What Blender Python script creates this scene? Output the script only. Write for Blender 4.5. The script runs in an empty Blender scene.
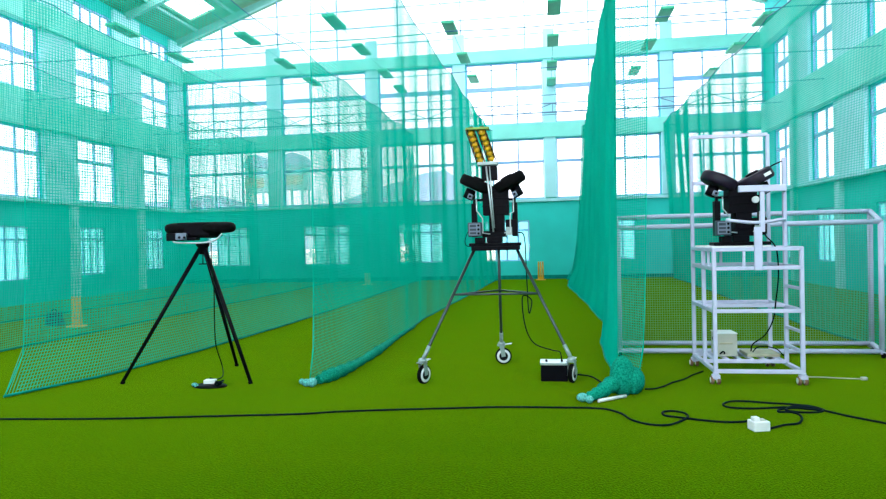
import bpy, bmesh, math, random
import numpy as np
from mathutils import Vector, Matrix
random.seed(4)
S = bpy.context.scene
COL = S.collection
PI = math.pi

# ------------------------------------------------------------------ camera
F_PX, YAW, PITCH, ROLL = 650.0, .1572, -.0146, -.0230
CAM = Vector((0, 0, 1.5))
_fw = Vector((-math.sin(YAW)*math.cos(PITCH), math.cos(YAW)*math.cos(PITCH), math.sin(PITCH)))
_rt = Vector((math.cos(YAW), math.sin(YAW), 0))
_up = _rt.cross(_fw)
RT = _rt*math.cos(ROLL) + _up*math.sin(ROLL)
UP = -_rt*math.sin(ROLL) + _up*math.cos(ROLL)
cd = bpy.data.cameras.new('camera'); cam = bpy.data.objects.new('camera', cd); COL.objects.link(cam)
cd.sensor_width = 36; cd.lens = 36*F_PX/886; cd.clip_end = 400
m = Matrix((RT, UP, -_fw)).transposed().to_4x4(); m.translation = CAM
cam.matrix_world = m
S.camera = cam

def ray(x, y): return _fw*F_PX + RT*(x-443) + UP*(249.5-y)
def fl(x, y, z=0.0):                       # measured point on the plane of height z
    d = ray(x, y); return CAM + d*((z-1.5)/d.z)
def aY(x, y, Y):
    d = ray(x, y); return CAM + d*(Y/d.y)
def aX(x, y, X):
    d = ray(x, y); return CAM + d*(X/d.x)

# ------------------------------------------------------------------ materials
def mat(name, col, rough=.6, metal=0.0, var=0.0, scale=6.0, spec=.5, bump=0.0, transl=0.0, col2=None):
    M = bpy.data.materials.new(name); M.use_nodes = True
    N, L = M.node_tree.nodes, M.node_tree.links
    b = N['Principled BSDF']
    b.inputs['Base Color'].default_value = (*col, 1)
    b.inputs['Roughness'].default_value = rough
    b.inputs['Metallic'].default_value = metal
    b.inputs['Specular IOR Level'].default_value = spec
    tc = N.new('ShaderNodeTexCoord')
    colsock = None
    if var > 0 or col2 is not None:
        n = N.new('ShaderNodeTexNoise'); n.inputs['Scale'].default_value = scale; n.inputs['Detail'].default_value = 5
        L.new(tc.outputs['Object'], n.inputs['Vector'])
        r = N.new('ShaderNodeValToRGB')
        c2 = col2 if col2 is not None else tuple(min(1, c*(1+var)) for c in col)
        c1 = col if col2 is not None else tuple(c*(1-var) for c in col)
        r.color_ramp.elements[0].position = .35; r.color_ramp.elements[1].position = .68
        r.color_ramp.elements[0].color = (*c1, 1); r.color_ramp.elements[1].color = (*c2, 1)
        L.new(n.outputs['Fac'], r.inputs['Fac']); L.new(r.outputs['Color'], b.inputs['Base Color'])
        colsock = r.outputs['Color']
        if bump > 0:
            bp = N.new('ShaderNodeBump'); bp.inputs['Strength'].default_value = bump; bp.inputs['Distance'].default_value = .01
            L.new(n.outputs['Fac'], bp.inputs['Height']); L.new(bp.outputs['Normal'], b.inputs['Normal'])
    if transl > 0:
        t = N.new('ShaderNodeBsdfTranslucent'); t.inputs['Color'].default_value = (*col, 1)
        if colsock: L.new(colsock, t.inputs['Color'])
        mx = N.new('ShaderNodeMixShader'); mx.inputs['Fac'].default_value = transl
        L.new(b.outputs[0], mx.inputs[1]); L.new(t.outputs[0], mx.inputs[2])
        L.new(mx.outputs[0], N['Material Output'].inputs['Surface'])
    return M

def glass_mat(name, tint, gloss=.06, milk=0.0, milkcol=(.8, .9, .9)):
    M = bpy.data.materials.new(name); M.use_nodes = True
    N, L = M.node_tree.nodes, M.node_tree.links; N.clear()
    o = N.new('ShaderNodeOutputMaterial')
    t = N.new('ShaderNodeBsdfTransparent'); t.inputs['Color'].default_value = (*tint, 1)
    g = N.new('ShaderNodeBsdfGlossy'); g.inputs['Roughness'].default_value = .05
    mx = N.new('ShaderNodeMixShader'); mx.inputs['Fac'].default_value = gloss
    L.new(t.outputs[0], mx.inputs[1]); L.new(g.outputs[0], mx.inputs[2])
    out = mx
    if milk:
        d = N.new('ShaderNodeBsdfTranslucent'); d.inputs['Color'].default_value = (*milkcol, 1)
        nz = N.new('ShaderNodeTexNoise'); nz.inputs['Scale'].default_value = 9
        tc = N.new('ShaderNodeTexCoord'); L.new(tc.outputs['Object'], nz.inputs['Vector'])
        mr = N.new('ShaderNodeMapRange'); mr.inputs['To Min'].default_value = milk*.7; mr.inputs['To Max'].default_value = min(1, milk*1.3)
        L.new(nz.outputs['Fac'], mr.inputs['Value'])
        m2 = N.new('ShaderNodeMixShader'); L.new(mr.outputs[0], m2.inputs['Fac'])
        L.new(mx.outputs[0], m2.inputs[1]); L.new(d.outputs[0], m2.inputs[2]); out = m2
    L.new(out.outputs[0], o.inputs['Surface'])
    return M

M_WALL = mat('aqua_wall_paint', (.022, .66, .60), .75, var=.07, scale=.8)
M_COLUMN = mat('aqua_paint_with_bloom', (.50, .86, .93), .7, var=.05, scale=1.5)  # paler than the wall paint: window bloom is put into the colour
M_BEAM = mat('pale_green_paint', (.30, .84, .74), .7, var=.06, scale=1.2)
M_FRAME = mat('window_frame_paint', (.30, .50, .85), .5, var=.05)
M_ROOF = mat('roof_sheet', (.13, .40, .24), .6, var=.1, scale=2)
M_RAFTER = mat('rafter_paint', (.26, .55, .50), .6, var=.05)
M_STEEL = mat('blue_steel', (.13, .26, .42), .5, var=.1)
M_CABLE_SUP = mat('support_wire', (.03, .20, .32), .5, var=.1)
M_NET = mat('teal_net_twine', (.0, .71, .55), .8, spec=.05, var=.06, scale=.9, transl=.45)
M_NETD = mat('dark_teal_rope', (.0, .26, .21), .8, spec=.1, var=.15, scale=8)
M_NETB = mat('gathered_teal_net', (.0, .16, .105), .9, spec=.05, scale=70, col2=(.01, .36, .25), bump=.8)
M_WNET = mat('pale_net_twine', (.22, .55, .46), .7, spec=.1, var=.1, transl=.2)
M_WHITE = mat('lilac_white_enamel', (.57, .57, .77), .4, var=.04, scale=9)
M_WHITEP = mat('white_plastic', (.80, .80, .82), .4, var=.03, scale=12)
M_BLACK = mat('black_paint', (.0025, .0025, .005), .45, spec=.08, var=.3, scale=14)
M_BLACKM = mat('matt_black_plastic', (.003, .0025, .005), .6, spec=.08, var=.3, scale=20)
M_RUBBER = mat('black_rubber', (.003, .003, .0035), .8, spec=.08, var=.3, scale=30)
M_PURPLE = mat('aubergine_rubber', (.008, .003, .014), .55, spec=.3, var=.3, scale=12)
M_CORD = mat('dark_cord', (.001, .008, .010), .7, var=.2, scale=20, spec=.08)
M_CORDG = mat('dark_green_cord', (.002, .022, .008), .7, var=.2, scale=20, spec=.08)
M_CHROME = mat('grey_steel_tube', (.06, .075, .08), .35, metal=.7, var=.15, scale=10)
M_SILVER = mat('silver_metal', (.60, .66, .70), .3, metal=.6, var=.08, scale=15)
M_ZINC = mat('zinc_bracket', (.32, .40, .40), .4, metal=.3, var=.12, scale=20)
M_KNOT = mat('pale_teal_twine', (.12, .45, .42), .8, spec=.05, var=.4, scale=60)
M_PANEL = mat('slate_control_panel', (.16, .20, .28), .45, var=.08, scale=15)
M_DARKPANEL = mat('dark_panel', (.02, .035, .06), .45, var=.2, scale=15)
M_BALL = mat('yellow_ball_skin', (.95, .46, .010), .5, var=.12, scale=25)
M_FEED = mat('olive_feeder_plate', (.20, .30, .04), .5, var=.1, scale=10)
M_TUBE = mat('brown_feeder_rail', (.12, .045, .01), .5, var=.2, scale=15)
M_YEL = mat('yellow_plastic', (.92, .42, .005), .5, var=.06, scale=12)
M_BEIGE = mat('beige_board', (.42, .40, .28), .7, var=.12, scale=10)
M_CREAM = mat('cream_case', (.46, .46, .39), .5, var=.05, scale=10)
M_TREAD = mat('rust_brown_tread', (.20, .10, .06), .7, var=.2, scale=20)
M_LAMP = mat('lamp_housing_turf_bounce', (.06, .50, .30), .5, var=.06, scale=8)  # the turf's green bounce light is put into this colour
M_GLASS = glass_mat('sky_dimming_glass', (.72, .73, .77), .04)  # tint added to dim the sky behind the panes against the interior
M_CLEAR = glass_mat('clear_glass', (.97, .98, 1.0), .04)
M_DIRTY = glass_mat('dusty_glass', (.34, .52, .55), .05, .5, (.40, .75, .74))
M_CONC = mat('pale_concrete', (.55, .56, .54), .9, var=.1, scale=.5)
M_SKYL = glass_mat('skylight_sheet', (.95, .96, 1), .03)
M_LEAF = mat('hedge_leaves', (.14, .20, .01), .8, scale=3, col2=(.34, .32, .03), transl=.3)
M_SHED = mat('shed_paint', (.34, .52, .52), .7, var=.1, scale=2)
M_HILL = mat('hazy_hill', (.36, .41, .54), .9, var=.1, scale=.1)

def turf_mat():
    M = bpy.data.materials.new('green_turf'); M.use_nodes = True
    N, L = M.node_tree.nodes, M.node_tree.links; b = N['Principled BSDF']
    b.inputs['Roughness'].default_value = .9; b.inputs['Specular IOR Level'].default_value = 0.0
    b.inputs['Sheen Weight'].default_value = .60; b.inputs['Sheen Roughness'].default_value = .36; b.inputs['Sheen Tint'].default_value = (.46, .74, .01, 1)
    tc = N.new('ShaderNodeTexCoord')
    n1 = N.new('ShaderNodeTexNoise'); n1.inputs['Scale'].default_value = 80; n1.inputs['Detail'].default_value = 4
    n2 = N.new('ShaderNodeTexNoise'); n2.inputs['Scale'].default_value = .9; n2.inputs['Detail'].default_value = 3
    mp = N.new('ShaderNodeMapping'); mp.inputs['Scale'].default_value = (.35, 1.8, 1)
    L.new(tc.outputs['Object'], mp.inputs['Vector']); L.new(mp.outputs[0], n2.inputs['Vector']); L.new(tc.outputs['Object'], n1.inputs['Vector'])
    r = N.new('ShaderNodeValToRGB'); e = r.color_ramp.elements
    e[0].position = .42; e[0].color = (.004, .030, .0002, 1); e[1].position = .60; e[1].color = (.034, .090, .0004, 1)
    L.new(n1.outputs['Fac'], r.inputs['Fac'])
    r2 = N.new('ShaderNodeValToRGB'); e = r2.color_ramp.elements
    e[0].position = .35; e[0].color = (.62, .92, .8, 1); e[1].position = .65; e[1].color = (1.12, 1.02, 1.0, 1)
    L.new(n2.outputs['Fac'], r2.inputs['Fac'])
    mx = N.new('ShaderNodeMix'); mx.data_type = 'RGBA'; mx.blend_type = 'MULTIPLY'; mx.inputs[0].default_value = 1
    L.new(r.outputs['Color'], mx.inputs[6]); L.new(r2.outputs['Color'], mx.inputs[7])
    L.new(mx.outputs[2], b.inputs['Base Color'])
    bp = N.new('ShaderNodeBump'); bp.inputs['Strength'].default_value = .5; bp.inputs['Distance'].default_value = .012
    L.new(n1.outputs['Fac'], bp.inputs['Height']); L.new(bp.outputs['Normal'], b.inputs['Normal'])
    return M
M_TURF = turf_mat()

# ------------------------------------------------------------------ mesh builder
ORG = {}
class MB:
    def __init__(s): s.v = []; s.f = []; s.sm = []
    def add(s, vs, fs, smooth=False):
        n = len(s.v); s.v += [tuple(v) for v in vs]
        for f in fs: s.f.append(tuple(i+n for i in f)); s.sm.append(smooth)
        return s
    def box(s, a, b, rot=None, piv=None):
        (x0, y0, z0), (x1, y1, z1) = a, b
        x0, x1 = min(x0, x1), max(x0, x1); y0, y1 = min(y0, y1), max(y0, y1); z0, z1 = min(z0, z1), max(z0, z1)
        vs = [Vector(p) for p in ((x0,y0,z0),(x1,y0,z0),(x1,y1,z0),(x0,y1,z0),(x0,y0,z1),(x1,y0,z1),(x1,y1,z1),(x0,y1,z1))]
        if rot is not None:
            piv = Vector(piv) if piv is not None else (vs[0]+vs[6])/2
            vs = [piv + rot @ (v-piv) for v in vs]
        return s.add(vs, [(0,3,2,1),(4,5,6,7),(0,1,5,4),(1,2,6,5),(2,3,7,6),(3,0,4,7)])
    def bar(s, p0, p1, w, h, up=(0, 0, 1)):
        p0, p1 = Vector(p0), Vector(p1); d = (p1-p0).normalized(); u = Vector(up)
        if abs(d.dot(u)) > .98: u = Vector((0, 1, 0))
        a = d.cross(u).normalized(); u = a.cross(d).normalized()
        vs = [p + a*(i*w/2) + u*(j*h/2) for p in (p0, p1) for i, j in ((-1,-1),(1,-1),(1,1),(-1,1))]
        return s.add(vs, [(3,2,1,0),(4,5,6,7),(0,1,5,4),(1,2,6,5),(2,3,7,6),(3,0,4,7)])
    def tube(s, pts, r, n=10, r1=None, cap=True):
        pts = [Vector(p) for p in pts]; k = len(pts)
        rs = r if isinstance(r, (list, tuple)) else [r + ((r1 if r1 is not None else r)-r)*i/(k-1) for i in range(k)]
        d0 = (pts[1]-pts[0]).normalized()
        u = Vector((0, 0, 1)) if abs(d0.z) < .9 else Vector((0, 1, 0))
        a = d0.cross(u).normalized()
        vs, fs = [], []
        for i, p in enumerate(pts):
            d = (pts[min(i+1, k-1)]-pts[max(i-1, 0)]).normalized()
            a = (a - d*a.dot(d)).normalized(); b = d.cross(a)
            for j in range(n):
                t = 2*PI*j/n; vs.append(p + (a*math.cos(t)+b*math.sin(t))*rs[i])
        for i in range(k-1):
            for j in range(n):
                fs.append((i*n+j, i*n+(j+1) % n, (i+1)*n+(j+1) % n, (i+1)*n+j))
        s.add(vs, fs, True)
        if cap:
            q = len(s.v)-len(vs)
            s.f.append(tuple(q+j for j in reversed(range(n)))); s.sm.append(False)
            s.f.append(tuple(q+(k-1)*n+j for j in range(n))); s.sm.append(False)
        return s
    def lathe(s, c, axis, prof, n=24):      # prof: list of (distance along axis, radius)
        c, d = Vector(c), Vector(axis).normalized()
        u = Vector((0, 0, 1)) if abs(d.z) < .9 else Vector((1, 0, 0))
        a = d.cross(u).normalized(); b = d.cross(a)
        vs, fs = [], []
        for h, r in prof:
            for j in range(n):
                t = 2*PI*j/n; vs.append(c + d*h + (a*math.cos(t)+b*math.sin(t))*max(r, 1e-4))
        for i in range(len(prof)-1):
            for j in range(n): fs.append((i*n+(j+1) % n, i*n+j, (i+1)*n+j, (i+1)*n+(j+1) % n))
        fs.append(tuple(range(n))); fs.append(tuple((len(prof)-1)*n+j for j in reversed(range(n))))
        s.add(vs, fs, True); s.sm[-1] = s.sm[-2] = False
        return s
    def ball(s, c, r, n=14, m=9, sc=(1, 1, 1)):
        c = Vector(c); vs = []; fs = []
        for i in range(1, m):
            ph = PI*i/m
            for j in range(n):
                t = 2*PI*j/n
                vs.append(c + Vector((math.sin(ph)*math.cos(t)*sc[0], math.sin(ph)*math.sin(t)*sc[1], math.cos(ph)*sc[2]))*r)
        for i in range(m-2):
            for j in range(n): fs.append((i*n+j, (i+1)*n+j, (i+1)*n+(j+1) % n, i*n+(j+1) % n))
        k = len(vs); vs += [c+Vector((0, 0, r*sc[2])), c-Vector((0, 0, r*sc[2]))]
        for j in range(n): fs.append((k, j, (j+1) % n)); fs.append((k+1, (m-2)*n+(j+1) % n, (m-2)*n+j))
        return s.add(vs, fs, True)
    def prism(s, poly, y0, y1):             # polygon in (x,z) extruded along y
        n = len(poly)
        vs = [(x, y0, z) for x, z in poly]+[(x, y1, z) for x, z in poly]
        fs = [tuple(range(n)), tuple(reversed(range(n, 2*n)))]+[(i, i+n, (i+1) % n+n, (i+1) % n) for i in range(n)]
        return s.add(vs, fs)
    def build(s, name, material, parent=None, bevel=0.0, seg=2):
        me = bpy.data.meshes.new(name)
        if parent is not None: o0 = ORG[parent.name]
        else:
            a = np.array(s.v); lo, hi = a.min(0), a.max(0)
            o0 = Vector(((lo[0]+hi[0])/2, (lo[1]+hi[1])/2, lo[2]))
        me.from_pydata([tuple(Vector(v)-o0) for v in s.v], [], s.f)
        me.polygons.foreach_set('use_smooth', s.sm)
        me.materials.append(material); me.update()
        o = bpy.data.objects.new(name, me); COL.objects.link(o)
        if parent is not None: o.parent = parent
        else: o.location = o0
        ORG[o.name] = o0
        if bevel:
            b = o.modifiers.new('bevel', 'BEVEL'); b.width = bevel; b.segments = seg; b.limit_method = 'ANGLE'; b.angle_limit = .6
        return o

def tag(o, label=None, cat=None, group=None, kind=None):
    if label: o['label'] = label
    if cat: o['category'] = cat
    if group: o['group'] = group
    if kind: o['kind'] = kind
    return o
def empty(name, loc):
    o = bpy.data.objects.new(name, None); COL.objects.link(o); o.location = loc; o.empty_display_size = .1
    ORG[o.name] = Vector(loc); return o
def struct(name, mb, material, bevel=0): return tag(mb.build(name, material, None, bevel), kind='structure')
def smooth_path(pts, k=8):                  # Catmull-Rom through the given points
    P = [Vector(p) for p in pts]; P = [P[0]*2-P[1]]+P+[P[-1]*2-P[-2]]; out = []
    for i in range(1, len(P)-2):
        for j in range(k):
            t = j/k; a, b, c, d = P[i-1], P[i], P[i+1], P[i+2]
            out.append(.5*((2*b)+(c-a)*t+(2*a-5*b+4*c-d)*t*t+(3*b-a-3*c+d)*t**3))
    out.append(P[-2]); return out

# ------------------------------------------------------------------ hall shell
D, XL, XR, Y0 = 24.0, -14.2, 7.6, -3.0
RIDGE, EAVE, SL = -3.3, 9.55, .36
def roof_z(x): return EAVE + SL*(x-XL) if x < RIDGE else EAVE + SL*(RIDGE-XL) - SL*(x-RIDGE)
struct('floor', MB().box((XL-.3, Y0, -.2), (XR+.3, D+.3, 0)), M_TURF)

def wall_mb(axis, c0, c1, ua, ub, za, zb, holes):   # wall slab with rectangular holes (u0,u1,z0,z1)
    mb = MB()
    us = sorted({ua, ub, *[h[0] for h in holes], *[h[1] for h in holes]}); zs = sorted({za, zb, *[h[2] for h in holes], *[h[3] for h in holes]})
    us = [u for u in us if ua <= u <= ub]; zs = [z for z in zs if za <= z <= zb]
    for z0, z1 in zip(zs, zs[1:]):
        run = None
        for u0, u1 in list(zip(us, us[1:]))+[(None, None)]:
            solid = u0 is not None and not any(h[0] <= u0+1e-6 and h[1] >= u1-1e-6 and h[2] <= z0+1e-6 and h[3] >= z1-1e-6 for h in holes)
            if solid: run = (run[0], u1) if run else (u0, u1)
            elif run:
                if axis == 'y': mb.box((run[0], c0, z0), (run[1], c1, z1))
                else: mb.box((c0, run[0], z0), (c1, run[1], z1))
                run = None
    return mb

SILL, HEAD, UB, UT = 2.94, 5.12, 5.68, 7.94
bw = [(-14.02, -10.6), (-10.0, -6.62), (-6.12, -3.3), (-2.8, 0.0), (.44, 4.08), (4.54, 7.56)]
bs = [(-13.29, -11.48), (-9.26, -7.41), (-5.57, -3.81), (-2.24, -.59), (1.40, 3.16)]
SZ0, SZ1 = .66, 2.15
holes_b = [(a, b, SILL, HEAD) for a, b in bw]+[(a, b, UB, UT) for a, b in bw]+[(a, b, SZ0, SZ1) for a, b in bs]
struct('wall_back', wall_mb('y', D, D+.16, XL-.3, XR+.3, 0, 8.4, holes_b), M_WALL)
lw = [(21.3, 23.15), (18.0, 19.85), (14.9, 16.6), (11.6, 13.3), (8.3, 10.0), (5.0, 6.7), (1.7, 3.4)]
ls = [(21.3, 22.55), (17.95, 19.25), (14.5, 16.1), (11.5, 12.9)]
LUB, LUT, CB, CT = 5.95, 7.78, 8.47, 9.15
holes_l = [(a, b, SILL, 4.9) for a, b in lw]+[(a, b, LUB, LUT) for a, b in lw]+[(a, b, SZ0, SZ1) for a, b in ls]+[(a, b, CB, CT) for a, b in lw]
struct('wall_left', wall_mb('x', XL-.16, XL, Y0, D, 0, EAVE, holes_l), M_WALL)
rw = [(21.6, 23.2), (18.5, 20.1), (15.2, 16.8), (11.9, 13.5), (8.6, 10.2), (5.3, 6.9), (2.0, 3.6)]
rs = [(21.5, 22.6), (18.5, 19.9), (15.2, 16.5)]
REAVE = roof_z(XR)
holes_r = [(a, b, SILL, 4.9) for a, b in rw]+[(a, b, LUB, LUT) for a, b in rw]+[(a, b, SZ0, SZ1) for a, b in rs]
struct('wall_right', wall_mb('x', XR, XR+.16, Y0, D, 0, REAVE, holes_r), M_WALL)

fwn = [(a, b) for a, b in bw]
struct('light_block_wall_front', wall_mb('y', Y0-.3, Y0, XL-.3, XR+.3, 0, 8.4, [(a, b, SILL, HEAD) for a, b in fwn]+[(a, b, UB, UT) for a, b in fwn]), M_WALL)  # unseen wall, added to hold back light from behind the camera
# columns, beams and ledges stand proud of the walls
for a, b in [(-10.6, -10.0), (-6.62, -6.12), (-3.3, -2.8), (0.0, .44), (4.08, 4.54)]:
    struct('column', MB().box((a+.02, D-.10, 2.96), (b-.02, D+.02, 9.05)), M_COLUMN, .01)
struct('column', MB().box((XL-.02, 23.17, 2.94), (XL+.10, D-.02, EAVE-.1)), M_COLUMN)
struct('beam', MB().box((XL, D-.16, HEAD+.02), (XR, D+.02, UB-.02)), M_BEAM, .01)
struct('beam', MB().box((XL, D-.20, UT+.02), (XR, D+.02, 8.38)), M_BEAM, .01)
struct('shadow_strip_back', MB().box((XL+.01, D-.03, 0.0), (XR-.01, D-.001, .14)), M_NETD)  # dark strip put in for the shadow line at the wall's foot
struct('trim_back', MB().box((XL, D-.08, 2.82), (XR, D+.02, 2.93)), M_COLUMN, .01)
for i, (a, b) in enumerate(lw[:-1]):
    lo = lw[i+1][1]
    struct('column', MB().box((XL-.02, lo+.02, 2.94), (XL+.10, a-.02, EAVE-.1)).box((XL-.02, a-.36, 0), (XL+.12, a-.06, 2.80)), M_COLUMN)
for i, (a, b) in enumerate(rw[:-1]):
    lo = rw[i+1][1]
    struct('column', MB().box((XR-.10, lo+.02, 2.94), (XR+.02, a-.02, REAVE-.1)).box((XR-.12, a-.36, 0), (XR+.02, a-.06, 2.80)), M_COLUMN)
struct('beam', MB().box((XL-.02, Y0, 4.92), (XL+.22, D-.17, 5.90)), M_BEAM, .01)
struct('beam', MB().box((XL-.02, Y0, 7.80), (XL+.24, D-.21, 8.44)), M_BEAM, .01)
struct('beam', MB().box((XR-.22, Y0, 4.92), (XR+.02, D-.17, 5.90)), M_BEAM, .01)
struct('beam', MB().box((XR-.24, Y0, 7.80), (XR+.02, D-.21, 8.44)), M_BEAM, .01)
struct('trim_left', MB().box((XL-.02, Y0, 2.81), (XL+.20, D-.09, 2.93)), M_COLUMN, .01)
struct('trim_right', MB().box((XR-.20, Y0, 2.81), (XR+.02, D-.09, 2.93)), M_COLUMN, .01)

# windows: one object each, frame with its bars, and the glass as a child
WN = [0]
def window(axis, c, u0, u1, z0, z1, mull, trans, mw=.055, tw=.10, dirty=False, open_first=False, fr=.05, clear=False):
    WN[0] += 1
    f = MB(); g = MB()
    def bx(mb, a, b, za, zb, t0=-.03, t1=.03):
        if axis == 'y': mb.box((a, c+t0, za), (b, c+t1, zb))
        else: mb.box((c+t0, a, za), (c+t1, b, zb))
    e = .004
    bx(f, u0+e, u0+fr, z0+e, z1-e); bx(f, u1-fr, u1-e, z0+e, z1-e); bx(f, u0+fr, u1-fr, z0+e, z0+fr); bx(f, u0+fr, u1-fr, z1-fr, z1-e)
    for mu in mull: bx(f, mu-mw/2, mu+mw/2, z0+fr, z1-fr, -.025, .025)
    for tz in trans: bx(f, u0+fr, u1-fr, tz-tw/2, tz+tw/2, -.035, .035)
    o = struct('window_%d' % WN[0], f, M_FRAME)
    a = u0+fr
    if open_first and mull:
        if trans: bx(g, u0+fr, mull[0], trans[0], z1-fr, -.004, .004)
        a = mull[0]
    bx(g, a, u1-fr, z0+fr, z1-fr, -.004, .004)
    g.build('pane', M_DIRTY if dirty else (M_CLEAR if clear else M_GLASS), o)
    return o
def thirds(a, b, n): return [a+(b-a)*(i+1)/n for i in range(n-1)]
for a, b in bw:
    window('y', D+.08, a, b, SILL, HEAD, thirds(a, b, 3), [4.29])
    window('y', D+.08, a, b, UB, UT, thirds(a, b, 3), [7.0], tw=.16)
for a, b in fwn:
    window('y', Y0-.16, a, b, SILL, HEAD, thirds(a, b, 3), [4.29], clear=True); window('y', Y0-.16, a, b, UB, UT, thirds(a, b, 3), [7.0], clear=True)  # unseen windows, added to let some fill light through
for a, b in bs: window('y', D+.08, a, b, SZ0, SZ1, thirds(a, b, 4), [1.80], .05, .05, dirty=True, open_first=True, fr=.04)
for a, b in lw:
    window('x', XL-.07, a, b, SILL, 4.9, thirds(a, b, 2), [4.22])
    window('x', XL-.07, a, b, LUB, LUT, thirds(a, b, 2), [6.97], tw=.16)
    window('x', XL-.07, a, b, CB, CT, thirds(a, b, 4), [])
for a, b in ls: window('x', XL-.07, a, b, SZ0, SZ1, thirds(a, b, 4), [1.78], .05, .05, dirty=True, fr=.04)
for a, b in rw:
    window('x', XR+.07, a, b, SILL, 4.9, thirds(a, b, 2), [4.22])
    window('x', XR+.07, a, b, LUB, LUT, thirds(a, b, 2), [6.97], tw=.16)
for a, b in rs: window('x', XR+.07, a, b, SZ0, SZ1, thirds(a, b, 4), [1.78], .05, .05, dirty=True, fr=.04)

# glazed gable above the back wall
gf, gg = MB(), MB()
for x in (-12.47, -10.15, -7.75, -5.37, -2.98, -.62, 1.66, 4.02, 6.38):
    gf.box((x-.025, D+.10, 8.4), (x+.025, D+.16, roof_z(x)-.1))
z = 8.97
while z < roof_z(RIDGE)-.3:
    xa = XL+.1 if roof_z(XL) > z+.1 else XL+(z+.1-EAVE)/SL
    xb = XR-.1 if REAVE > z+.1 else RIDGE+(roof_z(RIDGE)-z-.1)/SL
    gf.box((xa, D+.11, z-.02), (xb, D+.15, z+.02)); z += .675
gable = struct('window_%d' % (WN[0]+1), gf, M_FRAME)
gg.prism([(XL, 8.4), (XR, 8.4), (XR, REAVE-.05), (RIDGE, roof_z(RIDGE)-.05), (XL, EAVE-.05)], D+.125, D+.135)
gg.build('pane', M_GLASS, gable)

# roof: two sloping sheets with clear skylight strips (one in view, the others added as fill light), rafters and purlins
def slope_box(mb, x0, x1, ya, yb, t0, t1):
    vs = [(x, y, roof_z(x)+t) for x in (x0, x1) for y in (ya, yb) for t in (t0, t1)]
    mb.add(vs, [(0,1,3,2),(4,6,7,5),(0,4,5,1),(2,3,7,6),(0,2,6,4),(1,5,7,3)])
rc = MB(); sk = MB()
bands = [(XL-.5, XL+1.05, 0), (XL+1.05, XL+2.1, 1), (XL+2.1, XL+4.2, 0), (XL+4.2, XL+6.2, 1), (XL+6.2, XL+7.4, 0), (XL+7.4, XL+9.4, 1), (XL+9.4, RIDGE, 0), (RIDGE, RIDGE+1.5, 0), (RIDGE+1.5, RIDGE+3.5, 1), (RIDGE+3.5, RIDGE+5, 0), (RIDGE+5, RIDGE+7, 1), (RIDGE+7, XR+.5, 0)]
for a, b, s_ in bands:
    if s_:
        slope_box(rc, a, b, Y0, 8.0, .08, .16); ya = 8.0
        while ya < D-.5:
            slope_box(sk, a, b, ya+.5, min(ya+5.0, D-.5), .10, .14); slope_box(rc, a, b, ya, ya+.5, .08, .16); ya += 5.0
        slope_box(rc, a, b, D-.5, D+.6, .08, .16)
    else: slope_box(rc, a, b, Y0, D+.6, .08, .16)
ceil_ = struct('ceiling', rc, M_ROOF)
sk.build('skylight_and_fill', M_SKYL, ceil_)
for Y in (23.75, 20.6, 17.4, 14.2, 11.0, 7.8):
    r_ = MB()
    for xa, xb in ((XL+.02, RIDGE), (XR-.02, RIDGE)):
        r_.bar((xa, Y, roof_z(xa)-.12), (xb, Y, roof_z(xb)-.12), .16, .22)
    struct('rafter', r_, M_RAFTER)
for x in [XL+.9+1.55*i for i in range(7)]+[XR-.9-1.55*i for i in range(7)]:
    struct('purlin', MB().bar((x, Y0, roof_z(x)+.02), (x, D, roof_z(x)+.02), .08, .10), M_RAFTER)

# light lattice girder across the back wall
g = MB(); GY = D-.35; gz0, gz1 = 5.98, 6.30
g.tube([(XL+.0, GY, gz0), (XR, GY, gz0)], .028, 6); g.tube([(XL, GY, gz1), (XR, GY, gz1)], .022, 6)
n = 24
for i in range(n):
    xa = XL+(XR-XL)*i/n; xb = XL+(XR-XL)*(i+1)/n
    g.tube([(xa, GY, gz0 if i % 2 else gz1), (xb, GY, gz1 if i % 2 else gz0)], .016, 5)
    g.tube([(xb, GY, gz0), (xb, GY, gz1)], .012, 5)
struct('beam', g, M_STEEL)

# ------------------------------------------------------------------ outside
struct('ground', MB().box((-90, -40, -.6), (90, 110, -.25)), M_CONC)

# distant hills, two small towers and a row of shrubs, all seen through the windows
hp = [(-60, 206), (100, 204), (180, 201), (205, 195), (225, 197), (245, 203), (300, 206), (338, 203), (369, 191), (398, 182), (425, 173), (445, 170), (465, 182), (500, 203), (600, 215), (760, 215), (950, 215)]
hm = MB(); HV = []
for i, (x, y) in enumerate(hp):
    p = aY(x, y, 300); HV += [(p.x, 270, -1), (p.x, 300, p.z), (p.x, 345, -1)]
hm.add(HV, [(3*i+j, 3*i+3+j, 3*i+4+j, 3*i+1+j) for i in range(len(hp)-1) for j in (0, 1)], True)
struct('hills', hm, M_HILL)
def tower(px, py, pw, ph, Y, label):
    p = aY(px, py, Y); k = Y/F_PX; w_, h_ = pw*k, ph*k
    t = empty('tower', (p.x, Y, -.25)); tag(t, label, 'tower')
    zb_ = p.z-h_*.72
    MB().box((p.x-w_/2, Y-w_/2, zb_), (p.x+w_/2, Y+w_/2, p.z-h_*.25)).build('cabin', M_SHED, t)
    n_ = 9; arc = [(p.x+w_*.56*math.cos(PI*i/n_), p.z-h_*.25+h_*.25*math.sin(PI*i/n_)) for i in range(n_+1)]
    MB().prism(arc, Y-w_*.56, Y+w_*.56).build('roof', M_HILL, t)
    MB().box((p.x-w_*.52, Y-w_/2-.03, zb_+h_*.08), (p.x+w_*.52, Y-w_/2-.01, zb_+h_*.26)).build('panel', M_BEIGE, t)
    for sx in (-1, 1):
        for sy in (-1, 1): MB().box((p.x+sx*w_*.42-.12, Y+sy*w_*.42-.12, -.25), (p.x+sx*w_*.42+.12, Y+sy*w_*.42+.12, zb_)).build('leg', M_SHED, t)
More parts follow.
